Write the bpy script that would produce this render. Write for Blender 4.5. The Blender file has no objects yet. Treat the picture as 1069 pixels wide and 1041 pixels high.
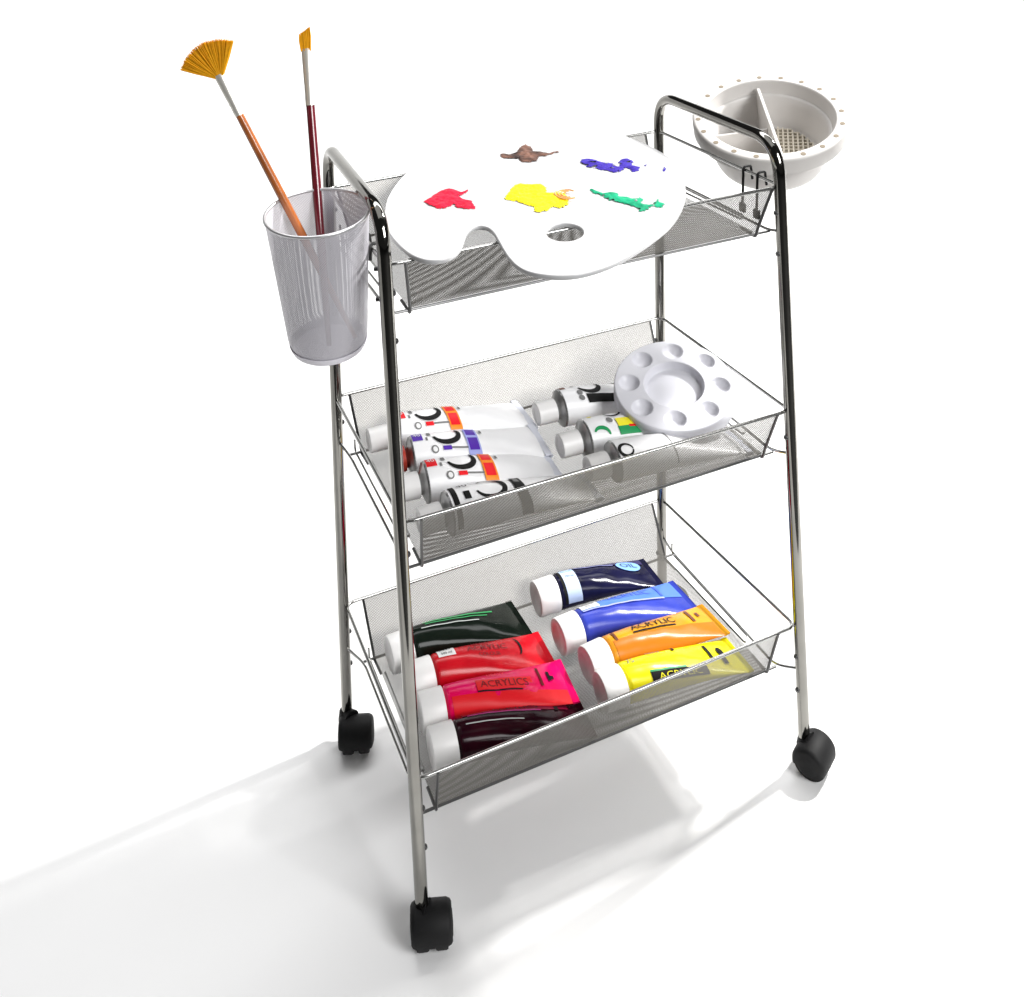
import bpy, bmesh, math, random
from mathutils import Vector, Matrix, Euler, noise as mnoise
random.seed(7)
sc = bpy.context.scene
COL = sc.collection

# ------------------------------------------------------------------ camera
def rot_cam(yaw, pitch, roll):
    f = Vector((math.sin(yaw)*math.cos(pitch), math.cos(yaw)*math.cos(pitch), -math.sin(pitch)))
    r = Vector((math.cos(yaw), -math.sin(yaw), 0))
    u = r.cross(f)
    R = math.cos(roll)*r + math.sin(roll)*u
    U = -math.sin(roll)*r + math.cos(roll)*u
    return Matrix((R, U, -f)).transposed()
cam_d = bpy.data.cameras.new('camera')
cam = bpy.data.objects.new('camera', cam_d); COL.objects.link(cam)
cam.matrix_world = Matrix.Translation((-0.40746, -0.85801, 0.92739)) @ rot_cam(0.387843, 0.1430006, -0.0454534).to_4x4()
cam_d.sensor_fit = 'HORIZONTAL'; cam_d.sensor_width = 36
cam_d.lens = 36*1072.73/1069
cam_d.shift_x = (534.5-504.43)/1069
cam_d.shift_y = (2.06-520.5)/1069
cam_d.clip_start = 0.02; cam_d.clip_end = 60
sc.camera = cam

# ------------------------------------------------------------------ world, lamps, exposure
w = bpy.data.worlds.new('World'); sc.world = w; w.use_nodes = True
bg = w.node_tree.nodes['Background']
bg.inputs['Color'].default_value = (1, 1, 1, 1); bg.inputs['Strength'].default_value = 0.035
def area(name, loc, target, size, power, color=(1, 1, 1), size_y=None):
    l = bpy.data.lights.new(name, 'AREA'); l.energy = power; l.color = color
    l.shape = 'RECTANGLE'; l.size = size; l.size_y = size_y or size
    o = bpy.data.objects.new(name, l); COL.objects.link(o)
    o.location = loc
    o.rotation_euler = (Vector(target)-Vector(loc)).to_track_quat('-Z', 'Y').to_euler()
    return o
area('overhead_softbox', (0.1, 0.15, 2.7), (0.1, 0.15, 0), 2.4, 14, size_y=2.0)
area('front_fill', (0.75, -2.2, 1.75), (0, 0, 0.25), 1.1, 64)  # unseen fill added to brighten the tray contents from the front
area('backdrop_fill', (2.5, 1.8, 3.2), (2.4, 2.6, 0), 7.0, 165, size_y=0.9)  # unseen lamp added to keep the paper sweep white
area('key_lamp', (1.75, 0.16, 1.95), (0, 0, 0.2), 0.16, 96, (1.0, 0.985, 0.96))
sc.view_settings.view_transform = 'Standard'; sc.view_settings.look = 'None'
sc.view_settings.exposure = 0; sc.view_settings.gamma = 1; sc.view_settings.use_curve_mapping = False
sc.cycles.transparent_max_bounces = 24; sc.cycles.max_bounces = 10
sc.cycles.use_denoising = True
# ------------------------------------------------------------------ materials
def mat(name, color, rough=0.5, metal=0.0, spec=0.5, coat=0.0, vary=0.0, vscale=60, bump=0.0, bscale=200, color2=None, trans=0.0):
    m = bpy.data.materials.new(name); m.use_nodes = True
    nt = m.node_tree; p = nt.nodes['Principled BSDF']
    c4 = (*color, 1)
    p.inputs['Base Color'].default_value = c4
    p.inputs['Roughness'].default_value = rough; p.inputs['Metallic'].default_value = metal
    p.inputs['Specular IOR Level'].default_value = spec
    p.inputs['Coat Weight'].default_value = coat; p.inputs['Coat Roughness'].default_value = 0.12
    if trans: p.inputs['Transmission Weight'].default_value = trans
    tc = nt.nodes.new('ShaderNodeTexCoord')
    if vary or color2:
        n = nt.nodes.new('ShaderNodeTexNoise'); n.inputs['Scale'].default_value = vscale; n.inputs['Detail'].default_value = 5
        nt.links.new(tc.outputs['Object'], n.inputs['Vector'])
        mx = nt.nodes.new('ShaderNodeMix'); mx.data_type = 'RGBA'
        mx.inputs[6].default_value = c4
        mx.inputs[7].default_value = (*(color2 or tuple(v*(1-vary) for v in color)), 1)
        rp = nt.nodes.new('ShaderNodeValToRGB'); rp.color_ramp.elements[0].position = .4; rp.color_ramp.elements[1].position = .6
        nt.links.new(n.outputs['Fac'], rp.inputs['Fac']); nt.links.new(rp.outputs['Color'], mx.inputs[0])
        nt.links.new(mx.outputs[2], p.inputs['Base Color'])
        mr = nt.nodes.new('ShaderNodeMapRange'); mr.inputs['To Min'].default_value = max(0.02, rough*0.8); mr.inputs['To Max'].default_value = min(1, rough*1.25)
        nt.links.new(n.outputs['Fac'], mr.inputs['Value']); nt.links.new(mr.outputs['Result'], p.inputs['Roughness'])
    if bump:
        b = nt.nodes.new('ShaderNodeBump'); b.inputs['Strength'].default_value = bump; b.inputs['Distance'].default_value = 0.001
        n2 = nt.nodes.new('ShaderNodeTexNoise'); n2.inputs['Scale'].default_value = bscale; n2.inputs['Detail'].default_value = 4
        nt.links.new(tc.outputs['Object'], n2.inputs['Vector'])
        nt.links.new(n2.outputs['Fac'], b.inputs['Height']); nt.links.new(b.outputs['Normal'], p.inputs['Normal'])
    return m
def mesh_mat(name, color, rough, metal, period, wire, weave=False):
    """woven / expanded wire mesh: real gaps cut by UV in metres"""
    m = bpy.data.materials.new(name); m.use_nodes = True
    nt = m.node_tree; p = nt.nodes['Principled BSDF']; out = nt.nodes['Material Output']
    p.inputs['Base Color'].default_value = (*color, 1); p.inputs['Roughness'].default_value = rough; p.inputs['Metallic'].default_value = metal
    uv = nt.nodes.new('ShaderNodeUVMap')
    sp = nt.nodes.new('ShaderNodeSeparateXYZ'); nt.links.new(uv.outputs['UV'], sp.inputs[0])
    def line(a, b, op):
        x = nt.nodes.new('ShaderNodeMath'); x.operation = op
        nt.links.new(a, x.inputs[0]); nt.links.new(b, x.inputs[1])
        s = nt.nodes.new('ShaderNodeMath'); s.operation = 'MULTIPLY'; s.inputs[1].default_value = 1/period; nt.links.new(x.outputs[0], s.inputs[0])
        f = nt.nodes.new('ShaderNodeMath'); f.operation = 'FRACT'; nt.links.new(s.outputs[0], f.inputs[0])
        g = nt.nodes.new('ShaderNodeMath'); g.operation = 'LESS_THAN'; g.inputs[1].default_value = wire; nt.links.new(f.outputs[0], g.inputs[0])
        return g.outputs[0]
    a = line(sp.outputs[0], sp.outputs[1], 'ADD'); b = line(sp.outputs[0], sp.outputs[1], 'SUBTRACT')
    mx = nt.nodes.new('ShaderNodeMath'); mx.operation = 'MAXIMUM'; nt.links.new(a, mx.inputs[0]); nt.links.new(b, mx.inputs[1])
    t = nt.nodes.new('ShaderNodeBsdfTransparent'); ms = nt.nodes.new('ShaderNodeMixShader')
    nt.links.new(mx.outputs[0], ms.inputs[0]); nt.links.new(t.outputs[0], ms.inputs[1]); nt.links.new(p.outputs[0], ms.inputs[2])
    nt.links.new(ms.outputs[0], out.inputs['Surface'])
    return m

M = {}
M['paper'] = mat('seamless_paper', (.86, .86, .86), .75, vary=.015, vscale=3, spec=.2)
M['chrome'] = mat('chrome_tube', (.25, .244, .226), .08, 1.0, vary=.12, vscale=25)
M['wire'] = mat('chrome_wire', (.42, .42, .41), .22, 1.0)
M['darkwire'] = mat('dark_wire', (.12, .12, .12), .35, 1.0)
M['mesh'] = mesh_mat('wire_mesh', (.165, .158, .145), .45, .8, .0018, .49)
M['cupmesh'] = mesh_mat('fine_cup_mesh', (.56, .55, .59), .5, .2, .0015, .56)
M['cupmetal'] = mat('cup_metal', (.62, .62, .63), .35, .7)
M['blackplastic'] = mat('black_plastic', (.007, .007, .0075), .6, spec=.22, bump=.05, bscale=400)
M['rubber'] = mat('black_rubber', (.010, .010, .010), .7, spec=.3)
M['board'] = mat('palette_white', (.54, .54, .545), .3, vary=.02, vscale=30)
M['whiteplastic'] = mat('white_plastic', (.70, .70, .75), .38, vary=.02, vscale=40)
M['potplastic'] = mat('pot_plastic', (.57, .55, .53), .42, vary=.03, vscale=30)
M['hole'] = mat('hole_shade', (.22, .18, .13), .8)  # shade inside the pot's rim holes, given as a colour
M['cap'] = mat('cap_plastic', (.87, .86, .85), .42, vary=.03, vscale=50)
M['tin'] = mat('tube_tin', (.38, .38, .38), .3, 1.0, vary=.2, vscale=120)
M['white'] = mat('tube_white', (.88, .88, .89), .35, vary=.02, vscale=80, bump=.12, bscale=60)
M['ink'] = mat('black_ink', (.010, .010, .010), .6, spec=.12)
M['greyink'] = mat('grey_ink', (.20, .20, .20), .6, spec=.12)
def bristle_mat():
    m = mat('golden_bristle', (1.0, .52, .02), .7, vary=.10, vscale=300, spec=.1)
    nt = m.node_tree; p = nt.nodes['Principled BSDF']; out = nt.nodes['Material Output']
    t = nt.nodes.new('ShaderNodeBsdfTranslucent'); t.inputs['Color'].default_value = (1.0, .62, .03, 1)
    ms = nt.nodes.new('ShaderNodeMixShader'); ms.inputs[0].default_value = .25
    nt.links.new(p.outputs[0], ms.inputs[1]); nt.links.new(t.outputs[0], ms.inputs[2]); nt.links.new(ms.outputs[0], out.inputs['Surface'])
    return m
M['bristle'] = bristle_mat()
M['copper'] = mat('copper_lacquer', (.45, .13, .03), .25, coat=.5, vary=.3, vscale=40)
M['wine'] = mat('wine_lacquer', (.16, .012, .022), .2, coat=.6, vary=.2, vscale=40)
M['ferrule'] = mat('nickel_ferrule', (.82, .80, .73), .4, .6)
def ink(n, c, r=.4): 
    M[n] = mat('ink_'+n, c, r, spec=.18); return M[n]

# ------------------------------------------------------------------ helpers
class MB:
    def __init__(s): s.v = []; s.f = []; s.m = []; s.uv = {}
    def add(s, verts, faces, mi=0):
        o = len(s.v); s.v += [tuple(v) for v in verts]
        for f in faces: s.f.append(tuple(i+o for i in f)); s.m.append(mi)
        return o
    def tube(s, pts, r, n=10, mi=0, closed=False, cap=True):
        pts = [Vector(p) for p in pts]; N = len(pts)
        T = []
        for i in range(N):
            if closed: t = pts[(i+1) % N]-pts[i-1]
            else: t = pts[min(i+1, N-1)]-pts[max(i-1, 0)]
            T.append(t.normalized())
        a = T[0].orthogonal().normalized(); rings = []
        rr = r if isinstance(r, (list, tuple)) else [r]*N
        V = []
        for i in range(N):
            a = (a-T[i]*a.dot(T[i])).normalized(); b = T[i].cross(a)
            V += [pts[i]+(a*math.cos(2*math.pi*k/n)+b*math.sin(2*math.pi*k/n))*rr[i] for k in range(n)]
        F = []
        for i in range(N if closed else N-1):
            j = (i+1) % N
            for k in range(n): F.append((i*n+k, i*n+(k+1) % n, j*n+(k+1) % n, j*n+k))
        if cap and not closed: F += [tuple(range(n-1, -1, -1)), tuple((N-1)*n+k for k in range(n))]
        s.add(V, F, mi)
    def lathe(s, prof, n=64, mi=0, M4=None, closed=False):
        V = []
        for r, z in prof:
            V += [Vector((r*math.cos(2*math.pi*k/n), r*math.sin(2*math.pi*k/n), z)) for k in range(n)]
        F = []
        for i in range(len(prof)-1):
            for k in range(n): F.append((i*n+k, i*n+(k+1) % n, (i+1)*n+(k+1) % n, (i+1)*n+k))
        if M4: V = [M4 @ v for v in V]
        s.add(V, F, mi)
    def box(s, c, d, mi=0, M4=None):
        V = [Vector((c[0]+sx*d[0]/2, c[1]+sy*d[1]/2, c[2]+sz*d[2]/2)) for sx in (-1, 1) for sy in (-1, 1) for sz in (-1, 1)]
        if M4: V = [M4 @ v for v in V]
        s.add(V, [(0, 1, 3, 2), (4, 6, 7, 5), (0, 4, 5, 1), (2, 3, 7, 6), (0, 2, 6, 4), (1, 5, 7, 3)], mi)
    def build(s, name, mats, parent=None, smooth=True, sharp=40, bevel=0):
        me = bpy.data.meshes.new(name); me.from_pydata(s.v, [], s.f)
        for m in (mats if isinstance(mats, list) else [mats]): me.materials.append(m)
        for p, mi in zip(me.polygons, s.m): p.material_index = mi
        bm = bmesh.new(); bm.from_mesh(me)
        if smooth:
            for f in bm.faces: f.smooth = True
            for e in bm.edges:
                if len(e.link_faces) == 2 and e.calc_face_angle(0) > math.radians(sharp): e.smooth = False
        bm.to_mesh(me); bm.free()
        o = bpy.data.objects.new(name, me); COL.objects.link(o)
        if parent: o.parent = parent
        if bevel:
            b = o.modifiers.new('bevel', 'BEVEL'); b.width = bevel; b.segments = 2; b.limit_method = 'ANGLE'
        return o
def quad_panel(name, c, mats, parent, nu=1, nv=1, sag=0):
    """a sheet of mesh between four corners, UV in metres"""
    c = [Vector(p) for p in c]
    V = []; UV = []
    lu = (c[1]-c[0]).length; lv = (c[3]-c[0]).length
    for j in range(nv+1):
        for i in range(nu+1):
            u, v = i/nu, j/nv
            p = (c[0]*(1-u)+c[1]*u)*(1-v)+(c[3]*(1-u)+c[2]*u)*v
            if sag: p = p+Vector((0, 0, -sag*16*u*(1-u)*v*(1-v)))
            V.append(p); UV.append((u*lu, v*lv))
    F = [(j*(nu+1)+i, j*(nu+1)+i+1, (j+1)*(nu+1)+i+1, (j+1)*(nu+1)+i) for j in range(nv) for i in range(nu)]
    me = bpy.data.meshes.new(name); me.from_pydata(V, [], F); me.materials.append(mats)
    ul = me.uv_layers.new(name='UVMap')
    for l in me.loops: ul.data[l.index].uv = UV[l.vertex_index]
    o = bpy.data.objects.new(name, me); COL.objects.link(o); o.parent = parent
    for p in me.polygons: p.use_smooth = True
    return o
def empty(name, loc=(0, 0, 0), rz=0, label=None, cat=None, group=None):
    o = bpy.data.objects.new(name, None); COL.objects.link(o)
    o.location = loc; o.rotation_euler = (0, 0, rz); o.empty_display_size = .02
    if label: o['label'] = label
    if cat: o['category'] = cat
    if group: o['group'] = group
    return o
def bez(p0, p1, p2, n=6):
    p0, p1, p2 = map(Vector, (p0, p1, p2))
    return [(1-t)**2*p0+2*t*(1-t)*p1+t*t*p2 for t in [i/n for i in range(n+1)]]
def rounded(pts, r, closed=True, n=5):
    out = []; N = len(pts); pts = [Vector(p) for p in pts]
    for i in range(N):
        if not closed and i in (0, N-1): out.append(pts[i]); continue
        a, b, c = pts[i-1], pts[i], pts[(i+1) % N]
        d1 = (a-b); d2 = (c-b); rr = min(r, d1.length*.45, d2.length*.45)
        out += bez(b+d1.normalized()*rr, b, b+d2.normalized()*rr, n)
    return out
def text_tris(s, size, sx=1.0, bold=0.0):
    cu = bpy.data.curves.new('lettering', 'FONT'); cu.body = s; cu.size = size; cu.align_x = 'CENTER'; cu.align_y = 'CENTER'
    cu.offset = bold; cu.resolution_u = 3
    ob = bpy.data.objects.new('lettering', cu); COL.objects.link(ob)
    bpy.context.view_layer.update()
    dg = bpy.context.evaluated_depsgraph_get(); me = ob.evaluated_get(dg).to_mesh()
    bm = bmesh.new(); bm.from_mesh(me)
    bmesh.ops.triangulate(bm, faces=bm.faces)
    for _ in range(2):
        es = [e for e in bm.edges if e.calc_length() > .0018]
        if es: bmesh.ops.subdivide_edges(bm, edges=es, cuts=1); bmesh.ops.triangulate(bm, faces=bm.faces)
    bm.verts.index_update()
    V = [(v.co.x*sx, v.co.y) for v in bm.verts]; F = [tuple(v.index for v in f.verts) for f in bm.faces]
    bm.free(); ob.evaluated_get(dg).to_mesh_clear(); bpy.data.objects.remove(ob); bpy.data.curves.remove(cu)
    return V, F

# ------------------------------------------------------------------ the setting: one seamless paper sweep
b = MB()
prof = [(-0.46, 0), (-.3, 0), (.4, 0), (1.2, 0), (2.0, 0)]
prof += [(2.0+1.0*math.sin(a), 1.0-1.0*math.cos(a)) for a in [math.radians(d) for d in range(6, 91, 6)]] + [(3.0, 1.4), (3.0, 1.9)]
xs = [-4.0, -1.5, -.5, .5, 1.8, 6.0]
b.add([(x, y, z) for (y, z) in prof for x in xs], [(j*6+i, j*6+i+1, (j+1)*6+i+1, (j+1)*6+i) for j in range(len(prof)-1) for i in range(5)])
g = b.build('backdrop', M['paper']); g['kind'] = 'structure'
b = MB(); b.add([(-6, -5, -.004), (7, -5, -.004), (7, 4.5, -.004), (-6, 4.5, -.004)], [(0, 1, 2, 3)])
g = b.build('floor', mat('studio_floor', (.03, .03, .03), .6, vary=.3, vscale=4), smooth=False); g['kind'] = 'structure'

# ------------------------------------------------------------------ rolling cart
cart = empty('rolling_cart', (0, 0, 0), 0, 'three-tier chrome wire rolling cart with mesh trays and black casters', 'cart')
ZR = {'t': .6091, 'm': .3874, 'b': .1555}
RIM = {'t': dict(BL=(-.1875, .1062), BR=(.1955, .112), FR=(.1895, -.1085), FL=(-.1950, -.1080)),
       'm': dict(BL=(-.1935, .1125), BR=(.1935, .1118), FR=(.1938, -.1145), FL=(-.1937, -.1098)),
       'b': dict(BL=(-.1976, .1132), BR=(.1915, .1168), FR=(.2010, -.1135), FL=(-.1980, -.1156))}
def linefit(pts):
    n = len(pts); mz = sum(p[2] for p in pts)/n; out = []
    for k in (0, 1):
        mk = sum(p[k] for p in pts)/n
        s = sum((p[2]-mz)*(p[k]-mk) for p in pts)/sum((p[2]-mz)**2 for p in pts)
        out.append((mk-s*mz, s))
    return lambda z: Vector((out[0][0]+out[0][1]*z, out[1][0]+out[1][1]*z, z))
POST = {'FL': linefit([(-.1967, -.1085, .609), (-.1945, -.1092, .387), (-.1981, -.1158, .1555), (-.2007, -.1150, 0)]),
        'FR': linefit([(.1886, -.1089, .609), (.1935, -.1150, .387), (.2014, -.1127, .1555), (.2107, -.1203, 0)]),
        'BL': linefit([(-.1865, .1059, .609), (-.1931, .1131, .387), (-.1975, .1124, .1555), (-.2077, .1092, 0)]),
        'BR': linefit([(.1950, .1120, .609), (.1932, .1122, .387), (.1906, .1163, .1555)])}
ZT = .6515; RB = .034; PR = .0058
for f, k in (('FL', 'BL'), ('FR', 'BR')):
    A, C = POST[f], POST[k]
    b = MB()
    p = [A(z) for z in (.030, .15, .3, .45, .56)]
    a1 = A(ZT); c1 = C(ZT); d = (c1-a1).normalized()
    p += bez(A(ZT-RB), a1, a1+d*RB, 10)
    p += [a1.lerp(c1, .5)]
    p += bez(c1-d*RB, c1, C(ZT-RB), 10)
    p += [C(z) for z in (.56, .45, .3, .15, .030)]
    b.tube(p, PR, 20)
    fr = b.build('side_frame', M['chrome'], cart)
    for PP, s in ((A, -1), (C, 1)):
        for z in (.585, .545, .36, .125, .088):
            q = PP(z)
            sxs = 1 if f == 'FL' else -1
            b = MB(); b.lathe([(0, .0022), (.0016, .002), (.0024, .001), (.0026, 0)], 10, 0, Matrix.Translation(q+Vector((sxs*PR*.95, 0, 0))) @ Euler((0, sxs*math.pi/2, 0)).to_matrix().to_4x4())
            b.build('screw', M['darkwire'], fr)

# casters: hooded twin-wheel ball casters
def caster(pos, ang):
    Mx = Matrix.Translation(pos) @ Euler((0, 0, ang)).to_matrix().to_4x4()
    b = MB(); R = .0172; hw = .0178; n = 40
    # hood: drum shell with domed sides, open below
    a0, a1 = math.radians(-14), math.radians(194)
    V = []; F = []
    sect = [(-hw, 0.35), (-hw, .80), (-hw*.93, .92), (-hw*.75, 1.0), (0, 1.02), (hw*.75, 1.0), (hw*.93, .92), (hw, .80), (hw, .35)]
    for i in range(n+1):
        a = a0+(a1-a0)*i/n
        for x, q in sect: V.append((x, R*q*math.cos(a), 0.0182+R*q*math.sin(a)))
    ns = len(sect)
    for i in range(n):
        for k in range(ns-1): F.append((i*ns+k, i*ns+k+1, (i+1)*ns+k+1, (i+1)*ns+k))
    b.add(V, F)
    # side discs
    for sx in (-1, 1):
        b.lathe([(0, .0012), (R*.5, .0008), (R*.62, 0)], 28, 0, Matrix.Translation((sx*hw*.98, 0, 0.0182)) @ Euler((0, sx*math.pi/2, 0)).to_matrix().to_4x4())
    b.v = [tuple(Mx @ Vector(v)) for v in b.v]
    h = b.build('caster', M['blackplastic'], cart, sharp=60)
    for sx in (-1, 1):
        b = MB()
        b.lathe([(0, -.0065), (.012, -.0062), (.0158, -.0052), (.0164, -.0035), (.0164, .0035), (.0158, .0052), (.012, .0062), (0, .0065)], 40, 0,
                Matrix.Translation((sx*.0082, 0, .0164)) @ Euler((0, math.pi/2, 0)).to_matrix().to_4x4())
        b.v = [tuple(Mx @ Vector(v)) for v in b.v]
        b.build('wheel', M['rubber'], h)
    return h
def caster_for(key, dx, dy, ang):
    q = POST[key](0); h = caster((q.x+dx, q.y+dy, 0), ang)
    b = MB(); b.tube([(q.x, q.y, .024), (q.x, q.y, .0345)], [.0088, .0070], 16)
    b.tube([(q.x, q.y, .031), (q.x+dx*.6, q.y+dy*.6, .031)], [.006, .009], 14)
    b.build('stem_socket', M['blackplastic'], h)
caster_for('FL', .0062, -.0055, math.radians(-18))
caster_for('FR', .0035, -.0085, math.radians(28))
caster_for('BL', .0058, -.016, math.radians(-20))
caster_for('BR', .010, -.006, math.radians(30))

# baskets
DROP = {'t': .047, 'm': .05, 'b': .05}
FLOORZ = {k: ZR[k]-DROP[k] for k in ZR}
def basket(k):
    z = ZR[k]; zf = FLOORZ[k]; c = RIM[k]
    b = MB()
    corners = [(c['FL'][0], c['FL'][1], z), (c['FR'][0], c['FR'][1], z), (c['BR'][0], c['BR'][1], z), (c['BL'][0], c['BL'][1], z)]
    b.tube(rounded(corners, .011), .0017, 10, closed=True)
    rim = b.build('basket', M['wire'], cart)
    xm = .1785
    yF = (c['FL'][1]+c['FR'][1])/2; yB = (c['BL'][1]+c['BR'][1])/2
    def yat(x, a, bb): return c[a][1]+(c[bb][1]-c[a][1])*(x-c[a][0])/(c[bb][0]-c[a][0])
    f0, f1 = (-xm, yat(-xm, 'FL', 'FR'), z-.001), (xm, yat(xm, 'FL', 'FR'), z-.001)
    b0, b1 = (-xm, yat(-xm, 'BL', 'BR'), z-.001), (xm, yat(xm, 'BL', 'BR'), z-.001)
    fy = {'t': -.092, 'm': -.0955, 'b': -.0985}[k]; by = {'t': .086, 'm': .088, 'b': .088}[k]
    xf = {'t': .172, 'm': .1755, 'b': .1765}[k]
    quad_panel('front_panel', [(-xf, fy, zf), (xf, fy, zf), f1, f0], M['mesh'], rim)
    quad_panel('back_panel', [(xf, by, zf), (-xf, by, zf), b0, b1], M['mesh'], rim)
    quad_panel('floor_panel', [(-xf, by, zf), (xf, by, zf), (xf, fy, zf), (-xf, fy, zf)], M['mesh'], rim, 24, 12, .0006)
    # four dark wires binding the mesh at the ends, each with a small foot loop
    for sx in (-1, 1):
        for top, yy, s in (((f0, f1)[sx > 0], fy, -1), ((b0, b1)[sx > 0], by, 1)):
            b = MB(); x0 = sx*xf
            pth = [Vector((top[0], top[1]+s*.0016, z+.0005)), Vector((x0+sx*.0005, yy+s*.003, zf+.004)), Vector((x0, yy+s*.001, zf-.0045)), Vector((x0, yy-s*.010, zf-.0030)), Vector((x0, yy-s*.022, zf-.0022))]
            b.tube(rounded(pth, .004, closed=False), .00145, 8)
            b.build('support_wire', M['darkwire'], rim)
        # end rail: from post to post at floor level, bowed inwards
        fp, bp_ = POST['FL' if sx < 0 else 'FR'](zf+.004), POST['BL' if sx < 0 else 'BR'](zf+.004)
        xi = sx*.1885
        b = MB()
        b.tube(rounded([fp, (xi, fp.y+.020, zf-.001), (xi, bp_.y-.026, zf-.001), bp_], .010, closed=False), .0014, 8)
        b.build('end_rail', M['wire'], rim)
        b = MB()   # U-shaped wire standing along the open end
        xu = sx*.1835
        b.tube(rounded([(xu, .083, zf+.016), (xu, .083, zf+.004), (xu, -.060, zf+.004), (xu-sx*.008, -.066, zf+.004), (xu-sx*.010, .060, zf+.003)], .006, closed=False), .0011, 8)
        b.build('end_loop', M['wire'], rim)
    # floor frame wires running along the two long edges out to the end rails
    for yy in (fy, by):
        b = MB(); b.tube([(-.1885, yy, zf-.0016), (.1885, yy, zf-.0016)], .0013, 8); b.build('floor_wire', M['darkwire'], rim)
    return rim
BK = {k: basket(k) for k in 'tmb'}

# ------------------------------------------------------------------ artist palette on the top tray
OUT= [(-0.1679, -0.0171), (-0.1477, 0.0377), (-0.1119, 0.0949), (-0.058, 0.1547), (0.0015, 0.1879), (0.0471, 0.1896), (0.092, 0.178), (0.122, 0.1457), (0.143, 0.1003), (0.1469, 0.0567), (0.1426, 0.0083), (0.1285, -0.0348), (0.1042, -0.0805), (0.0753, -0.1206), (0.0401, -0.1558), (-0.0001, -0.1825), (-0.0396, -0.2032), (-0.0693, -0.2096), (-0.0878, -0.2059), (-0.1019, -0.1938), (-0.1097, -0.178), (-0.1081, -0.1518), (-0.102, -0.1227), (-0.0954, -0.0915), (-0.1003, -0.0765), (-0.1134, -0.0814), (-0.1238, -0.0994), (-0.1344, -0.1193), (-0.1493, -0.1325), (-0.1641, -0.1313), (-0.1738, -0.1155), (-0.1766, -0.085), (-0.175, -0.0508)]
HOLE= [(-0.032, -0.1352), (-0.0356, -0.1403), (-0.0401, -0.1442), (-0.0451, -0.1464), (-0.0501, -0.1469), (-0.0547, -0.1454), (-0.0584, -0.1423), (-0.0608, -0.1377), (-0.0618, -0.1321), (-0.0613, -0.126), (-0.0592, -0.1199), (-0.0557, -0.1145), (-0.0511, -0.1104), (-0.046, -0.1079), (-0.0407, -0.1073), (-0.036, -0.1088), (-0.0321, -0.1122), (-0.0297, -0.1171), (-0.0288, -0.1229), (-0.0296, -0.1292)]
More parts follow.
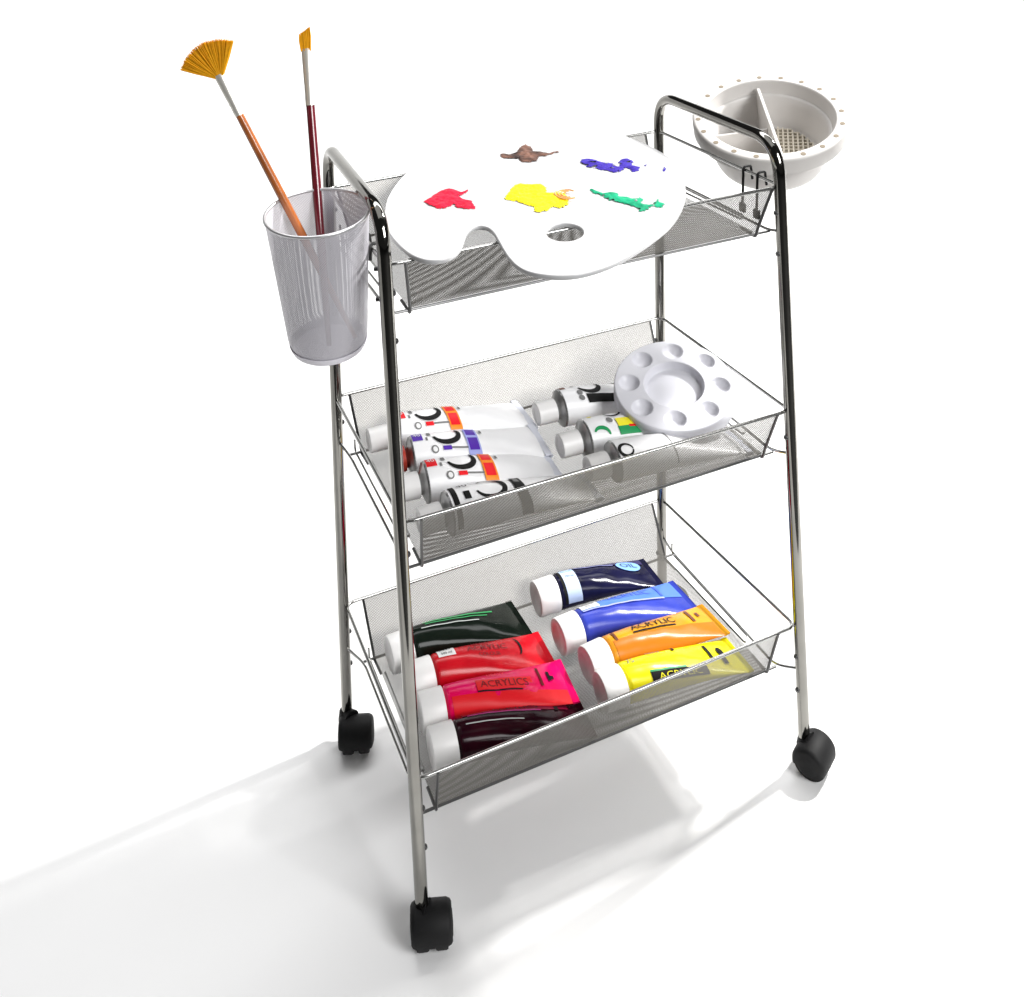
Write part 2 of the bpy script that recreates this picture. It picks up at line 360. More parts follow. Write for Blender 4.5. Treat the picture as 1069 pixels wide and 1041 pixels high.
DAUB={
'red' : [[(-0.1251, 0.0021), (-0.1141, 0.0121), (-0.1053, 0.0198), (-0.0959, 0.0264), (-0.0887, 0.0273), (-0.0854, 0.0183), (-0.0828, 0.0107), (-0.0746, 0.016), (-0.0762, 0.0089), (-0.0829, 0.0028), (-0.0888, -0.0006), (-0.0879, -0.0098), (-0.0836, -0.018), (-0.0855, -0.03), (-0.0873, -0.0399), (-0.0936, -0.039), (-0.1004, -0.0342), (-0.104, -0.0268), (-0.1031, -0.0199), (-0.1115, -0.0252), (-0.1184, -0.024), (-0.1203, -0.0174), (-0.1238, -0.0108)]] ,
'yellow' : [[(-0.0582, -0.027), (-0.0463, -0.0125), (-0.0323, 0.0047), (-0.0254, 0.0059), (-0.0161, -0.0016), (-0.0078, -0.0044), (-0.0082, -0.0196), (-0.0144, -0.031), (-0.0071, -0.0352), (0.0009, -0.0349), (-0.0039, -0.0564), (-0.0106, -0.0693), (-0.0225, -0.0779), (-0.0278, -0.0704), (-0.0365, -0.0761), (-0.0443, -0.0769), (-0.048, -0.0722), (-0.043, -0.0617), (-0.0462, -0.0526), (-0.05, -0.0411)]] ,
'brown' : [[(-0.0072, 0.1007), (-0.0003, 0.1068), (0.0043, 0.0976), (0.013, 0.1013), (0.0256, 0.1172), (0.0361, 0.1242), (0.0368, 0.1103), (0.0315, 0.0939), (0.0378, 0.0901), (0.0423, 0.081), (0.0488, 0.0834), (0.0563, 0.0827), (0.0523, 0.0749), (0.0449, 0.0756), (0.0352, 0.0702), (0.0284, 0.0743), (0.0198, 0.0599), (0.0096, 0.06), (0.0029, 0.0676), (0.0059, 0.0779), (-0.0009, 0.082), (-0.0068, 0.088)]] ,
'blue' : [[(0.0515, 0.0326), (0.0608, 0.045), (0.0671, 0.0436), (0.0731, 0.0352), (0.0743, 0.0248), (0.0786, 0.02), (0.0823, 0.0142), (0.0812, 0.0033), (0.0864, 0.0153), (0.0957, 0.024), (0.1027, 0.0222), (0.1035, 0.0098), (0.0952, 0.0006), (0.0999, -0.009), (0.0908, -0.0194), (0.0833, -0.0194), (0.0851, -0.0048), (0.0754, -0.0125), (0.0667, -0.0129), (0.0637, -0.0033), (0.0584, 0.0054), (0.053, 0.0143)], [(0.1042, -0.0047), (0.1096, -0.0033), (0.1055, -0.0124), (0.1014, -0.0122)], [(0.1117, -0.0262), (0.1182, -0.0199), (0.1204, -0.0235), (0.1147, -0.0313), (0.1094, -0.0326)]] ,
'green' : [[(0.0229, -0.0427), (0.0285, -0.0389), (0.0276, -0.0504), (0.0295, -0.0584), (0.0372, -0.059), (0.0415, -0.0654), (0.0376, -0.0737), (0.0428, -0.0767), (0.0446, -0.0844), (0.0526, -0.0843), (0.0519, -0.0932), (0.0454, -0.0987), (0.0491, -0.1054), (0.0587, -0.1), (0.0666, -0.0924), (0.0616, -0.1053), (0.0625, -0.1113), (0.0555, -0.1199), (0.0507, -0.1153), (0.0481, -0.112), (0.0379, -0.1186), (0.0311, -0.1173), (0.0336, -0.1055), (0.031, -0.0968), (0.0268, -0.0881), (0.0226, -0.0792), (0.0227, -0.0622), (0.0199, -0.0529)]] ,
}

PZ = .6111
pal = empty('artist_palette', (-.02, -.01, PZ), 0, 'white kidney-shaped palette with five paint daubs lying across the top tray', 'palette')
def smooth_loop(pts, it=3):
    P = [Vector((p[0], p[1])) for p in pts]
    for _ in range(it):
        Q = []
        for i in range(len(P)):
            a, bb = P[i], P[(i+1) % len(P)]
            Q += [a*.75+bb*.25, a*.25+bb*.75]
        P = Q
    return P
def slab(name, outer, inner, z0, z1, material, parent, off):
    """flat board with a hole, rounded edges"""
    me = bpy.data.meshes.new(name); bm = bmesh.new()
    def loop(P, z):
        vs = [bm.verts.new((p.x-off[0], p.y-off[1], z-off[2])) for p in P]
        return vs, [bm.edges.new((vs[i], vs[(i+1) % len(vs)])) for i in range(len(vs))]
    def inset(P, d):
        out = []; N = len(P)
        area2 = sum(P[i].x*P[(i+1) % N].y-P[(i+1) % N].x*P[i].y for i in range(N))
        sg = 1 if area2 > 0 else -1
        for i in range(N):
            t = (P[(i+1) % N]-P[i-1]).normalized(); nrm = Vector((-t.y, t.x))*sg
            out.append(P[i]+nrm*d)
        return out
    e = .0007
    levels = [(e, z0), (0, z0+e), (0, z1-e), (e, z1)]
    def wall(P, s):
        L = [loop(inset(P, d*s), z) for d, z in levels]
        for a, c in zip(L[:-1], L[1:]):
            n = len(a[0])
            for i in range(n): bm.faces.new((a[0][i], a[0][(i+1) % n], c[0][(i+1) % n], c[0][i]))
        return L
    Lo = wall(outer, 1); Li = wall(inner, -1)
    for idx in (0, 3):
        edges = [ed for ed in Lo[idx][1]+Li[idx][1] if ed.is_valid]
        bmesh.ops.triangle_fill(bm, edges=edges, use_beauty=True, use_dissolve=False)
    bmesh.ops.recalc_face_normals(bm, faces=bm.faces)
    for f in bm.faces: f.smooth = abs(f.normal.z) < .95
    bm.to_mesh(me); bm.free(); me.materials.append(material)
    o = bpy.data.objects.new(name, me); COL.objects.link(o); o.parent = parent
    return o
off = tuple(pal.location)
PT = PZ+.0040
slab('board', smooth_loop(OUT), smooth_loop(HOLE, 2), PZ, PT, M['board'], pal, off)
def inside(p, poly):
    c = False; j = len(poly)-1
    for i in range(len(poly)):
        a, bb = poly[i], poly[j]
        if (a[1] > p[1]) != (bb[1] > p[1]) and p[0] < (bb[0]-a[0])*(p[1]-a[1])/(bb[1]-a[1])+a[0]: c = not c
        j = i
    return c
def edge_d(p, poly):
    best = 1e9
    for i in range(len(poly)):
        a = poly[i]; bb = poly[i-1]
        dx, dy = bb[0]-a[0], bb[1]-a[1]; L2 = dx*dx+dy*dy+1e-12
        t = max(0, min(1, ((p[0]-a[0])*dx+(p[1]-a[1])*dy)/L2))
        best = min(best, math.hypot(p[0]-a[0]-t*dx, p[1]-a[1]-t*dy))
    return best
DM = {'red': mat('red_paint', (.80, .004, .035), .55, spec=.14, color2=(.55, .003, .03), vscale=60, bump=.25, bscale=180),
      'yellow': mat('yellow_paint', (.90, .80, .005), .55, spec=.14, color2=(.90, .60, .005), vscale=45, bump=.25, bscale=180),
      'brown': mat('brown_paint', (.018, .010, .010), .55, spec=.14, color2=(.17, .085, .06), vscale=55, bump=.25, bscale=180),
      'blue': mat('violet_blue_paint', (.028, .010, .27), .55, spec=.14, color2=(.05, .03, .36), vscale=60, bump=.25, bscale=180),
      'green': mat('green_paint', (.0, .35, .17), .55, spec=.14, color2=(.0, .25, .12), vscale=60, bump=.25, bscale=180)}
DL = {'red': 'red paint daub', 'yellow': 'yellow paint daub', 'brown': 'dark brown paint daub', 'blue': 'violet blue paint daub broken into flecks', 'green': 'green paint daub'}
for nm, polys in DAUB.items():
    V = []; F = []; st = .0009
    for poly in polys:
        x0 = min(p[0] for p in poly); x1 = max(p[0] for p in poly); y0 = min(p[1] for p in poly); y1 = max(p[1] for p in poly)
        idx = {}
        nx = int((x1-x0)/st)+2; ny = int((y1-y0)/st)+2
        for i in range(nx):
            for j in range(ny):
                p = (x0+i*st+.0006*mnoise.noise((i*.35, j*.35, 3)), y0+j*st+.0006*mnoise.noise((i*.35, j*.35, 9)))
                if not inside(p, poly): continue
                nn = mnoise.noise((p[0]*160, p[1]*160, 1.3)); n2 = mnoise.noise((p[0]*420, p[1]*300, 4.3))
                if nm in ('blue', 'green') and nn > .42: continue
                d = edge_d(p, poly)
                if d < .0024*(.25+mnoise.noise((p[0]*520, p[1]*260, 7.7))): continue
                h = .0021*(1-math.exp(-d/.0028))*(.65+.55*nn+.25*n2)+.0002
                idx[(i, j)] = len(V); V.append((p[0]-off[0], p[1]-off[1], PT-off[2]+max(.00025, h)))
        for (i, j) in list(idx):
            q = [(i, j), (i+1, j), (i+1, j+1), (i, j+1)]
            if all(t in idx for t in q): F.append(tuple(idx[t] for t in q))
            else:
                for tri in ((q[0], q[1], q[2]), (q[0], q[2], q[3]), (q[0], q[1], q[3])):
                    if all(t in idx for t in tri): F.append(tuple(idx[t] for t in tri)); break
    b = MB(); b.add(V, F); d = b.build('paint_daub', DM[nm], pal, sharp=180); d['label'] = DL[nm]
# a pale orange swirl worked into the yellow daub
b = MB()
for q in range(3):
    pts = [(.000+(.010-q*.0028)*math.cos(a)-off[0]-.004, -.050+(.013-q*.0035)*math.sin(a)-off[1], PT-off[2]+.0024+.0004*math.sin(3*a)) for a in [t*.35 for t in range(1+q, 15-q)]]
    b.tube(pts, .0008, 6)
d = b.build('paint_daub', mat('pale_orange_paint', (.80, .42, .16), .35, bump=.3), pal); d['label'] = 'pale orange swirl in the yellow paint'

# ------------------------------------------------------------------ paint tubes
class Tube:
    def __init__(s, xs, L, r, w, zc, lean=0.0, crumple=0.0, seed=0, pw=1.6):
        s.xs, s.L, s.r, s.w, s.zc, s.cr, s.seed, s.pw, s.lean = xs, L, r, w, zc, crumple, seed, pw, lean
    def pt(s, x, ph, o=0.0):
        t = min(1, max(0, (x-s.xs)/(s.L-s.xs)))
        bb = s.r*(1-t**s.pw)+.0011*t
        a = s.r+(s.w-s.r)*t**1.15
        zb = s.zc*t**1.5+.0004
        c, sn = math.cos(ph), math.sin(ph)
        cr = 0
        if s.cr:
            cr = s.cr*(mnoise.noise((x*60+s.seed*7, ph*1.2, s.seed))+.6*mnoise.noise((x*25, ph*.8+s.seed, 5+s.seed)))*min(1, 4*t)*(1-t**4)
        y = (a+o)*sn; z = zb+bb+(bb+o+cr*(.5+.5*c))*c
        return (x, y+s.lean*t, z)
def make_tube(name, label, cat, group, loc, rz, T, bodymat, capR, capL, capmat, shoulder, prints, zoff=0, ribs=0, crimpmat=None, capx=0):
    root = empty(name, loc, rz, label, cat, group)
    # cap: ribbed, slightly tapered, dished end
    b = MB(); n = 72; V = []; F = []
    zc = T.r+.0004
    prof = [(0, .0012), (capR*.55, .0012), (capR*.62, .0004), (capR*.86, 0), (capR*.95, .0006), (capR*.985, .0022), (capR, capL-.0008), (capR*.985, capL), (capR*.5, capL)]
    for i, (r, x) in enumerate(prof):
        for k in range(n):
            rr = r-(ribs if (5 <= i <= 6 and k % 2) else 0)
            a = 2*math.pi*k/n; V.append((x+(capx if i < 6 else 0), rr*math.sin(a), max(zc+rr*math.cos(a), .0003)))
    for i in range(len(prof)-1):
        for k in range(n): F.append((i*n+k, i*n+(k+1) % n, (i+1)*n+(k+1) % n, (i+1)*n+k))
    b.add(V, F); b.build('cap', capmat, root)
    # neck / shoulder between cap and body
    b = MB(); m4 = Matrix.Translation((0, 0, zc)) @ Matrix.Rotation(math.pi/2, 4, 'Y')
    b.lathe([(r, x) for x, r in shoulder], 40, 0, m4)
    b.build('shoulder', M['tin'] if crimpmat else bodymat, root)
    # body
    b = MB(); NX, NP = 56, 48
    V = [T.pt(T.xs+(T.L-T.xs)*i/NX, 2*math.pi*k/NP) for i in range(NX+1) for k in range(NP)]
    F = [(i*NP+k, i*NP+(k+1) % NP, (i+1)*NP+(k+1) % NP, (i+1)*NP+k) for i in range(NX) for k in range(NP)]
    b.add(V, F); b.build('tube_body', bodymat, root, sharp=60)
    # folded, crimped tail
    b = MB(); w = T.w; z0 = T.zc+.0015
    if crimpmat:
        for (xa, xb, za, zb_) in ((T.L-.0075, T.L+.0008, .0016, .0016), (T.L-.0065, T.L-.0008, .0030, .0028)):
            V = []; 
            nn = 14
            for i in range(nn+1):
                yy = -w+2*w*i/nn; wob = .0004*mnoise.noise((yy*200, T.seed, 2))
                for (xx, zz) in ((xa, -.0014), (xb, -.0012), (xb, zb_), (xa, za)): V.append((xx+wob, yy+T.lean, z0+zz+wob))
            F = [(i*4+k, i*4+(k+1) % 4, (i+1)*4+(k+1) % 4, (i+1)*4+k) for i in range(nn) for k in range(4)]+[(3, 2, 1, 0), (nn*4, nn*4+1, nn*4+2, nn*4+3)]
            b.add(V, F)
        b.build('crimp', crimpmat, root, sharp=30)
    else:
        V = []; nn = 20
        for i in range(nn+1):
            yy = -w+2*w*i/nn
            for (xx, zz) in ((T.L-.001, -.0010), (T.L+.006, -.0007), (T.L+.006, .0007), (T.L-.001, .0010)): V.append((xx, yy+T.lean, z0+zz-.0001))
        F = [(i*4+k, i*4+(k+1) % 4, (i+1)*4+(k+1) % 4, (i+1)*4+k) for i in range(nn) for k in range(4)]+[(3, 2, 1, 0), (nn*4, nn*4+1, nn*4+2, nn*4+3)]
        b.add(V, F); b.build('crimp', bodymat, root, sharp=30)
    # prints: rectangles, arcs, lettering and painted glints laid on the body skin
    if prints:
        mats = []; b = MB()
        def mi(m):
            if m not in mats: mats.append(m)
            return mats.index(m)
        lay = 0
        for p in prints:
            lay += 1; o = .00042+.00010*lay
            kind = p[0]; R = T.r
            if kind == 'rect':
                _, x0, x1, s0, s1, m = p; nx = max(2, int((x1-x0)/.0012)); ny = max(3, int((s1-s0)/.001))
                V = [T.pt(x0+(x1-x0)*i/nx, (s0+(s1-s0)*j/ny)/R, o) for i in range(nx+1) for j in range(ny+1)]
                F = [(i*(ny+1)+j, (i+1)*(ny+1)+j, (i+1)*(ny+1)+j+1, i*(ny+1)+j+1) for i in range(nx) for j in range(ny)]
                b.add(V, F, mi(m))
            elif kind == 'ell':
                _, x0, s0, rx, rs, m = p; V = [T.pt(x0, s0/R, o)]; n1 = 28; rings = 4; F = []
                for q in range(1, rings+1):
                    V += [T.pt(x0+rx*q/rings*math.cos(2*math.pi*k/n1), (s0+rs*q/rings*math.sin(2*math.pi*k/n1))/R, o) for k in range(n1)]
                for k in range(n1): F.append((0, 1+k, 1+(k+1) % n1))
                for q in range(rings-1):
                    for k in range(n1): F.append((1+q*n1+k, 1+(q+1)*n1+k, 1+(q+1)*n1+(k+1) % n1, 1+q*n1+(k+1) % n1))
                b.add(V, F, mi(m))
            elif kind == 'arc':
                _, x0, s0, rx, rs, a0, a1, th, m = p; n1 = 26; V = []; F = []
                for i in range(n1+1):
                    a = a0+(a1-a0)*i/n1; tt = th*(.45+.55*math.sin(math.pi*i/n1))
                    for q in (0, .5, 1):
                        V.append(T.pt(x0+(rx-tt*q)*math.cos(a), (s0+(rs-tt*q)*math.sin(a))/R, o))
                for i in range(n1):
                    for q in (0, 1): F.append((i*3+q, (i+1)*3+q, (i+1)*3+q+1, i*3+q+1))
                b.add(V, F, mi(m))
            elif kind == 'text':
                _, s, x0, s0, size, sx, m = p[:7]; rotq = p[7] if len(p) > 7 else 0
                V2, F2 = text_tris(s, size, sx, .0)
                cr, sr = math.cos(rotq), math.sin(rotq)
                V = [T.pt(x0+u*cr-v*sr, (s0+u*sr+v*cr)/R, o+.00022) for u, v in V2]
                b.add(V, F2, mi(m))  # lettering
        b.build('label', mats, root, sharp=60)
    return root
SH_P = [(.0225, .010), (.0245, .0145), (.0262, .0172), (.0285, .0178)]

# --- large plastic tubes in the bottom tray
ZB = FLOORZ['b']+.0006; G1 = 'large paint tubes in the bottom tray'
def ptube(label, loc, end, w, zc, bodym, prints, seed, z=0, pw=1.5, name='paint_tube', shoulder=SH_P, capL=.0235):
    d = Vector((end[0]-loc[0], end[1]-loc[1])); L = d.length; rz = math.atan2(d.y, d.x)
    T = Tube(.0275, L, .0176, w, zc, 0, .0009, seed, pw)
    return make_tube(name, label, 'paint tube', G1, (loc[0], loc[1], ZB+z), rz, T, bodym, .0182, capL, M['cap'], shoulder, prints, ribs=.0)
def plast(n, c, c2=None, r=.22): return mat('tube_'+n, c, r, spec=.26 if r > .2 else .13, color2=c2, vscale=30, bump=.12, bscale=35)
darkred = ink('darkred', (.16, .002, .006)); greenglint = ink('greenglint', (.05, .45, .14), .2); greyglint = ink('greyglint', (.55, .58, .56), .25)  # dark red is print; green and pale grey are reflections painted as strips
whiteink = ink('whiteink', (.8, .8, .8)); skyblue = ink('skyblue', (.22, .42, .85)); paleblue = ink('paleblue', (.55, .66, .85)); midblue = ink('midblue', (.06, .12, .60))
magenta = ink('magenta', (.55, .01, .25)); brownink = ink('brownink', (.16, .05, .02)); greenink = ink('greenink', (.02, .30, .10)); yelink = ink('yelink', (.88, .80, .03)); pinkish = ink('pinkred', (.85, .006, .16))
violet = ink('violet', (.09, .03, .38)); orange = ink('orange', (.90, .28, .02)); redink = ink('redink', (.80, .012, .02)); lilac = ink('lilac', (.35, .38, .75))

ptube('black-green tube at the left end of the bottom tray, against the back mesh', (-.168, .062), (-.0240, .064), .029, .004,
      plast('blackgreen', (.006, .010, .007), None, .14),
      [('rect', .040, .120, .0075, .0092, greenglint), ('rect', .042, .112, .0040, .0050, greenglint), ('rect', .036, .100, -.0010, .0, greyglint)], 1)  # thin strips paint the highlights along the tube; green is partly pigment
ptube('scarlet tube with white sticker near its cap, between black-green and hot pink tubes', (-.160, .0195), (-.0185, .0125), .0265, .004,
      plast('scarlet', (.62, .006, .016), (.52, .004, .013)),
      [('rect', .031, .049, -.001, .014, whiteink), ('text', 'RED', .040, .0095, .006, 1.1, M['ink']), ('text', '500 ml', .040, .0025, .0042, 1, M['ink']),
       ('text', 'HEAVY', .078, .010, .0055, 1.2, darkred), ('text', 'ACRYLIC', .083, .003, .0085, 1.25, darkred), ('text', 'COLOUR', .083, -.0042, .0045, 1.2, darkred),
       ('arc', .110, .004, .010, .011, -1.0, 1.0, .0022, M['ink'])], 2)
ptube('hot pink-red tube with ACRYLICS lettering in a dark red box', (-.163, -.0200), (-.0185, -.0370), .0275, .009,
      plast('hotpink', (.84, .001, .13), (.80, .001, .09)),
      [('rect', .030, .144, -.030, -.0080, redink), ('rect', .056, .112, -.0062, .0038, redink), ('text', 'ACRYLICS', .084, -.0014, .0088, 1.22, darkred), ('rect', .056, .100, -.0078, -.0066, M['ink']),
       ('text', 'HEAVY', .078, .009, .005, 1.2, redink), ('rect', .120, .1225, -.005, .012, darkred), ('rect', .129, .132, -.001, .007, M['ink']), ('rect', .131, .135, .000, .003, M['ink'])], 3)
ptube('near-black crimson tube nearest the front mesh on the left', (-.1675, -.0615), (-.0200, -.0760), .0225, .0012,
      plast('darkcrimson', (.030, .003, .008), (.018, .002, .006), .14),
      [('rect', .034, .138, .0075, .0200, ink('deepcrimson', (.20, .004, .03), .25)), ('text', 'ACRYLICS', .086, .0125, .0085, 1.2, M['ink']), ('rect', .038, .110, .0060, .0072, magenta), ('rect', .124, .128, .006, .018, M['ink']), ('rect', .034, .090, -.0030, -.0020, greyglint)], 4)
ptube('dark navy tube with pale blue collar and oval badge', (.0005, .0685), (.1405, .0640), .0235, .004,
      plast('navy', (.006, .006, .022), (.010, .010, .040), .16),
      [('rect', .0282, .0315, -.030, .030, M['ink']), ('rect', .0315, .0480, -.030, .030, paleblue), ('text', 'BLUE', .040, .006, .0065, 1, skyblue), ('text', '250 ml', .040, -.002, .004, 1, midblue), ('rect', .050, .100, .0085, .0096, lilac), ('rect', .0480, .139, .0100, .030, ink('indigo', (.020, .014, .09), .25)),
       ('ell', .118, .0070, .0150, .0078, skyblue), ('text', 'OIL', .118, .0070, .0095, 1.4, M['ink'])], 5)
ptube('blue tube with white sticker, lying between the navy and ochre tubes', (-.0020, .0090), (.1520, .0135), .0270, .005,
      plast('blue', (.028, .045, .36), (.034, .055, .42)),
      [('rect', .030, .1535, .000, .033, ink('lightblue', (.085, .20, .66), .25)), ('rect', .030, .052, .002, .016, whiteink), ('text', 'BLUE', .041, .011, .006, 1.1, M['ink']), ('text', '500 ml', .041, .0055, .004, 1, M['ink']),
       ('text', 'ACRYLIC', .092, .0095, .011, 1.2, midblue), ('text', 'HEAVY', .084, .019, .005, 1.2, midblue), ('rect', .128, .131, .002, .019, midblue), ('rect', .030, .130, -.0012, .0002, lilac)], 6)
ptube('ochre orange tube with black ACRYLIC lettering', (.0060, -.0365), (.1600, -.0285), .0235, .006,
      plast('ochre', (.74, .33, .012), (.66, .27, .012)),
      [('rect', .030, .153, -.032, -.0030, ink('burntorange', (.56, .17, .012), .25)), ('text', 'ACRYLIC', .084, .0050, .0105, 1.3, M['ink']), ('rect', .056, .108, -.0018, .0000, M['ink']), ('rect', .0335, .0365, -.004, .008, brownink), ('rect', .130, .134, -.001, .015, brownink), ('rect', .140, .144, .004, .009, brownink)], 7)
ptube('lemon yellow tube nearest the front mesh with black lettering panel', (.0025, -.0710), (.1565, -.0740), .0240, .0012,
      plast('lemon', (.88, .82, .008), (.86, .76, .008)),
      [('rect', .050, .112, -.0205, -.0110, M['ink']), ('text', 'ACRYLIC', .081, -.0158, .0078, 1.5, yelink), ('rect', .050, .090, -.0110, -.0094, greenink), ('text', '75', .036, .004, .009, 1, M['greyink']), ('text', 'heavy', .064, .010, .006, 1.2, M['greyink']), ('rect', .086, .089, .007, .014, M['ink']),
       ('rect', .122, .1255, -.004, .010, M['ink']), ('ell', .138, .002, .0035, .0045, M['ink']), ('rect', .134, .139, -.010, -.004, M['ink'])], 8)

# --- tin tubes in the middle tray
ZM = FLOORZ['m']+.0006; G2 = 'white tin paint tubes in the middle tray'
SH_T = [(.019, .0078), (.0215, .0088), (.0232, .0105), (.0262, .0180), (.0280, .0188)]
def ttube(label, loc, end, w, zc, prints, seed, cap=None, bodym=None, capx=0):
    d = Vector((end[0]-loc[0], end[1]-loc[1])); L = d.length; rz = math.atan2(d.y, d.x)
    T = Tube(.0275, L, .0186, w+.0015, zc, 0, .0009, seed, 1.5)
    return make_tube('tin_paint_tube', label, 'paint tube', G2, (loc[0], loc[1], ZM), rz, T, bodym or M['white'], .0118, .0205, cap or M['cap'], SH_T, prints, ribs=.0005, crimpmat=M['crimpw'], capx=capx)
M['crimpw'] = mat('crimp_white', (.74, .76, .84), .4, bump=.2, bscale=150)
def shift_prints(P, dx):
    out = []
    for p in P:
        p = list(p)
        if p[0] == 'rect': p[1] = max(.0285, p[1]+dx); p[2] = max(.033, p[2]+dx)
        elif p[0] == 'text': p[2] = max(.0315, p[2]+dx)
        else: p[1] += dx
        out.append(tuple(p))
    return out
def tin_prints(c1, c2, bar=True):
    return [('rect', .0285, .0385, -.005, .0095, c1), ('text', '40', .0335, .003, .0075, 1, whiteink), ('rect', .0435, .047, .0005, .0075, M['greyink']), ('rect', .041, .043, -.006, -.002, M['greyink']),
         ('arc', .0620, .0005, .0145, .0115, -2.9, .8, .0052, M['ink']),
         ('rect', .080, .0925, -.022, .0125, c2), ('rect', .0815, .0910, -.0015, .0080, c1), ('rect', .0815, .0910, -.017, -.0045, c1), ('rect', .0955, .0980, .001, .006, M['greyink']),
         ('ell', .048, -.0150, .0034, .0036, M['greyink']), ('ell', .048, -.0150, .0022, .0023, whiteink), ('rect', .056, .080, -.0152, -.0135, M['greyink']), ('rect', .056, .064, -.0162, -.0125, c1)]
ttube('white tin tube with orange and red band, farthest back on the left', (-.1730, .0690), (-.0030, .0640), .0270, .003, tin_prints(redink, orange), 11)
ttube('white tin tube with violet band between the orange and red banded ones', (-.1700, .0270), (-.0110, .0085), .0270, .006, tin_prints(violet, lilac), 12, mat('red_cap', (.42, .03, .012), .45), capx=.0085)
ttube('white tin tube with red band, third from the back on the left', (-.1720, -.0190), (-.0180, -.0330), .0240, .004, tin_prints(redink, orange), 13)
ttube('white tin tube with black bands, nearest the front mesh on the left', (-.1690, -.0720), (.0000, -.0725), .0210, .002,
      [('rect', .0300, .0350, -.034, .010, M['ink']), ('text', '40', .043, .007, .009, 1.2, M['ink']), ('rect', .041, .047, -.010, -.002, M['ink']), ('arc', .068, -.001, .0155, .0125, -2.9, 2.4, .0046, M['ink']), ('rect', .090, .1005, -.034, .0165, M['ink']), ('rect', .0925, .098, .003, .012, M['greyink']), ('text', 'OIL', .056, .012, .007, 1, M['greyink'])], 14)
ttube('white tin tube with black panel partly under the round palette', (-.0040, .0375), (.1480, .0330), .0250, .003,
      [('rect', .0290, .0350, .002, .014, brownink), ('text', 'OIL', .0320, .008, .005, .9, whiteink), ('rect', .043, .046, .006, .0115, M['greyink']), ('arc', .061, .0030, .0140, .0110, -2.9, .8, .0052, M['ink']), ('rect', .053, .096, -.0180, -.0085, M['ink']), ('ell', .047, -.0065, .0030, .0030, M['greyink']), ('ell', .047, -.0125, .0030, .0028, M['greyink'])], 15)
ttube('white tin tube with yellow and green panel beside the round palette', (-.0085, -.0245), (.1560, -.0270), .0250, .003,
      [('ell', .036, .007, .0025, .002, yelink), ('arc', .040, -.0165, .0085, .0075, -.3, 2.8, .0040, greenink), ('ell', .053, -.004, .0032, .0032, M['greyink']), ('rect', .059, .096, -.0120, -.0030, yelink), ('rect', .058, .100, -.0200, -.0118, greenink), ('rect', .070, .078, -.0132, -.0110, redink), ('arc', .060, .0080, .0110, .0080, -2.7, .4, .0024, M['ink']), ('rect', .135, .139, .000, .004, M['greyink'])], 16)
ttube('plain white tin tube with dark ring, nearest the front mesh on the right', (-.0020, -.0690), (.1650, -.0740), .0210, .002,
      [('arc', .036, -.010, .008, .007, 0, 6.2, .0030, M['ink']), ('rect', .085, .0862, -.03, .015, M['greyink'])], 17)

# ------------------------------------------------------------------ round paint-well palette leaning on the tubes
wp = empty('round_palette', (.1235, -.0225, .3875), 0, 'round white plastic palette with eight small wells around a large one', 'palette')
vd = Vector((-.53, -.83, 0)).normalized()
tl = math.radians(17)
wp.rotation_euler = Matrix.Rotation(tl, 3, Vector((0, 0, 1)).cross(vd)).to_euler()
RW = .0605; TH = .0160
wells = [(.0450*math.cos(2*math.pi*(k+.3)/8), .0450*math.sin(2*math.pi*(k+.3)/8), .0104) for k in range(8)]
def well_h(x, y):
    r = math.hypot(x, y); h = 0
    sm = lambda t: t*t*(3-2*t)
    if r < .0305: h = -.0085*sm(min(1, (.0305-r)/.0030))
    for wx, wy, wr in wells:
        d = math.hypot(x-wx, y-wy)
        if d < wr: h = min(h, -.0062*(1-(d/wr)**2)**.7)
    if r > RW-.0014: t = (r-(RW-.0014))/.0014; h -= .0014*(1-math.sqrt(max(0, 1-t*t)))
    return h
b = MB(); NR, NA = 90, 288; V = [(0, 0, well_h(0, 0))]; F = []
for i in range(1, NR+1):
    r = RW*i/NR
    V += [(r*math.cos(2*math.pi*k/NA), r*math.sin(2*math.pi*k/NA), well_h(r*math.cos(2*math.pi*k/NA), r*math.sin(2*math.pi*k/NA))) for k in range(NA)]
prof = [(RW+.0004, -.006), (RW+.0008, -TH+.001), (RW, -TH), (RW-.003, -TH), (RW-.004, -TH+.006), (.002, -TH+.0025)]
for r, z in prof: V += [(r*math.cos(2*math.pi*k/NA), r*math.sin(2*math.pi*k/NA), z) for k in range(NA)]
for k in range(NA): F.append((0, 1+k, 1+(k+1) % NA))
for i in range(NR-1+len(prof)):
    for k in range(NA): F.append((1+i*NA+k, 1+(i+1)*NA+k, 1+(i+1)*NA+(k+1) % NA, 1+i*NA+(k+1) % NA))
b.add(V, F); b.build('palette_body', M['whiteplastic'], wp, sharp=70)

# ------------------------------------------------------------------ brush washing pot hung on the right end
pot = empty('brush_washer', (.2800, .0249, .6350), 0, 'off-white plastic brush washing pot with divided bowl and perforated rim, hung on the right end', 'brush pot')
tl = math.radians(20)
pv = Vector((-.62, -.78, 0)).normalized()
pot.rotation_euler = (Matrix.Rotation(tl, 3, Vector((0, 0, 1)).cross(pv)) @ Matrix.Rotation(math.radians(-37), 3, 'Z')).to_euler()
R = .0815
b = MB()
b.lathe([(.0685, -.0012), (.0692, -.0002), (.0705, 0), (R-.003, 0), (R-.0010, -.0007), (R, -.0022), (R-.0008, -.0180), (R-.0022, -.0185), (R-.0035, -.0178), (.064, -.0150),
         (.0612, -.0170), (.0608, -.036), (.0596, -.0365), (.0590, -.052), (.0560, -.0585), (0, -.0600)], 96)
bowl = b.build('bowl', M['potplastic'], pot, sharp=55)
b = MB()
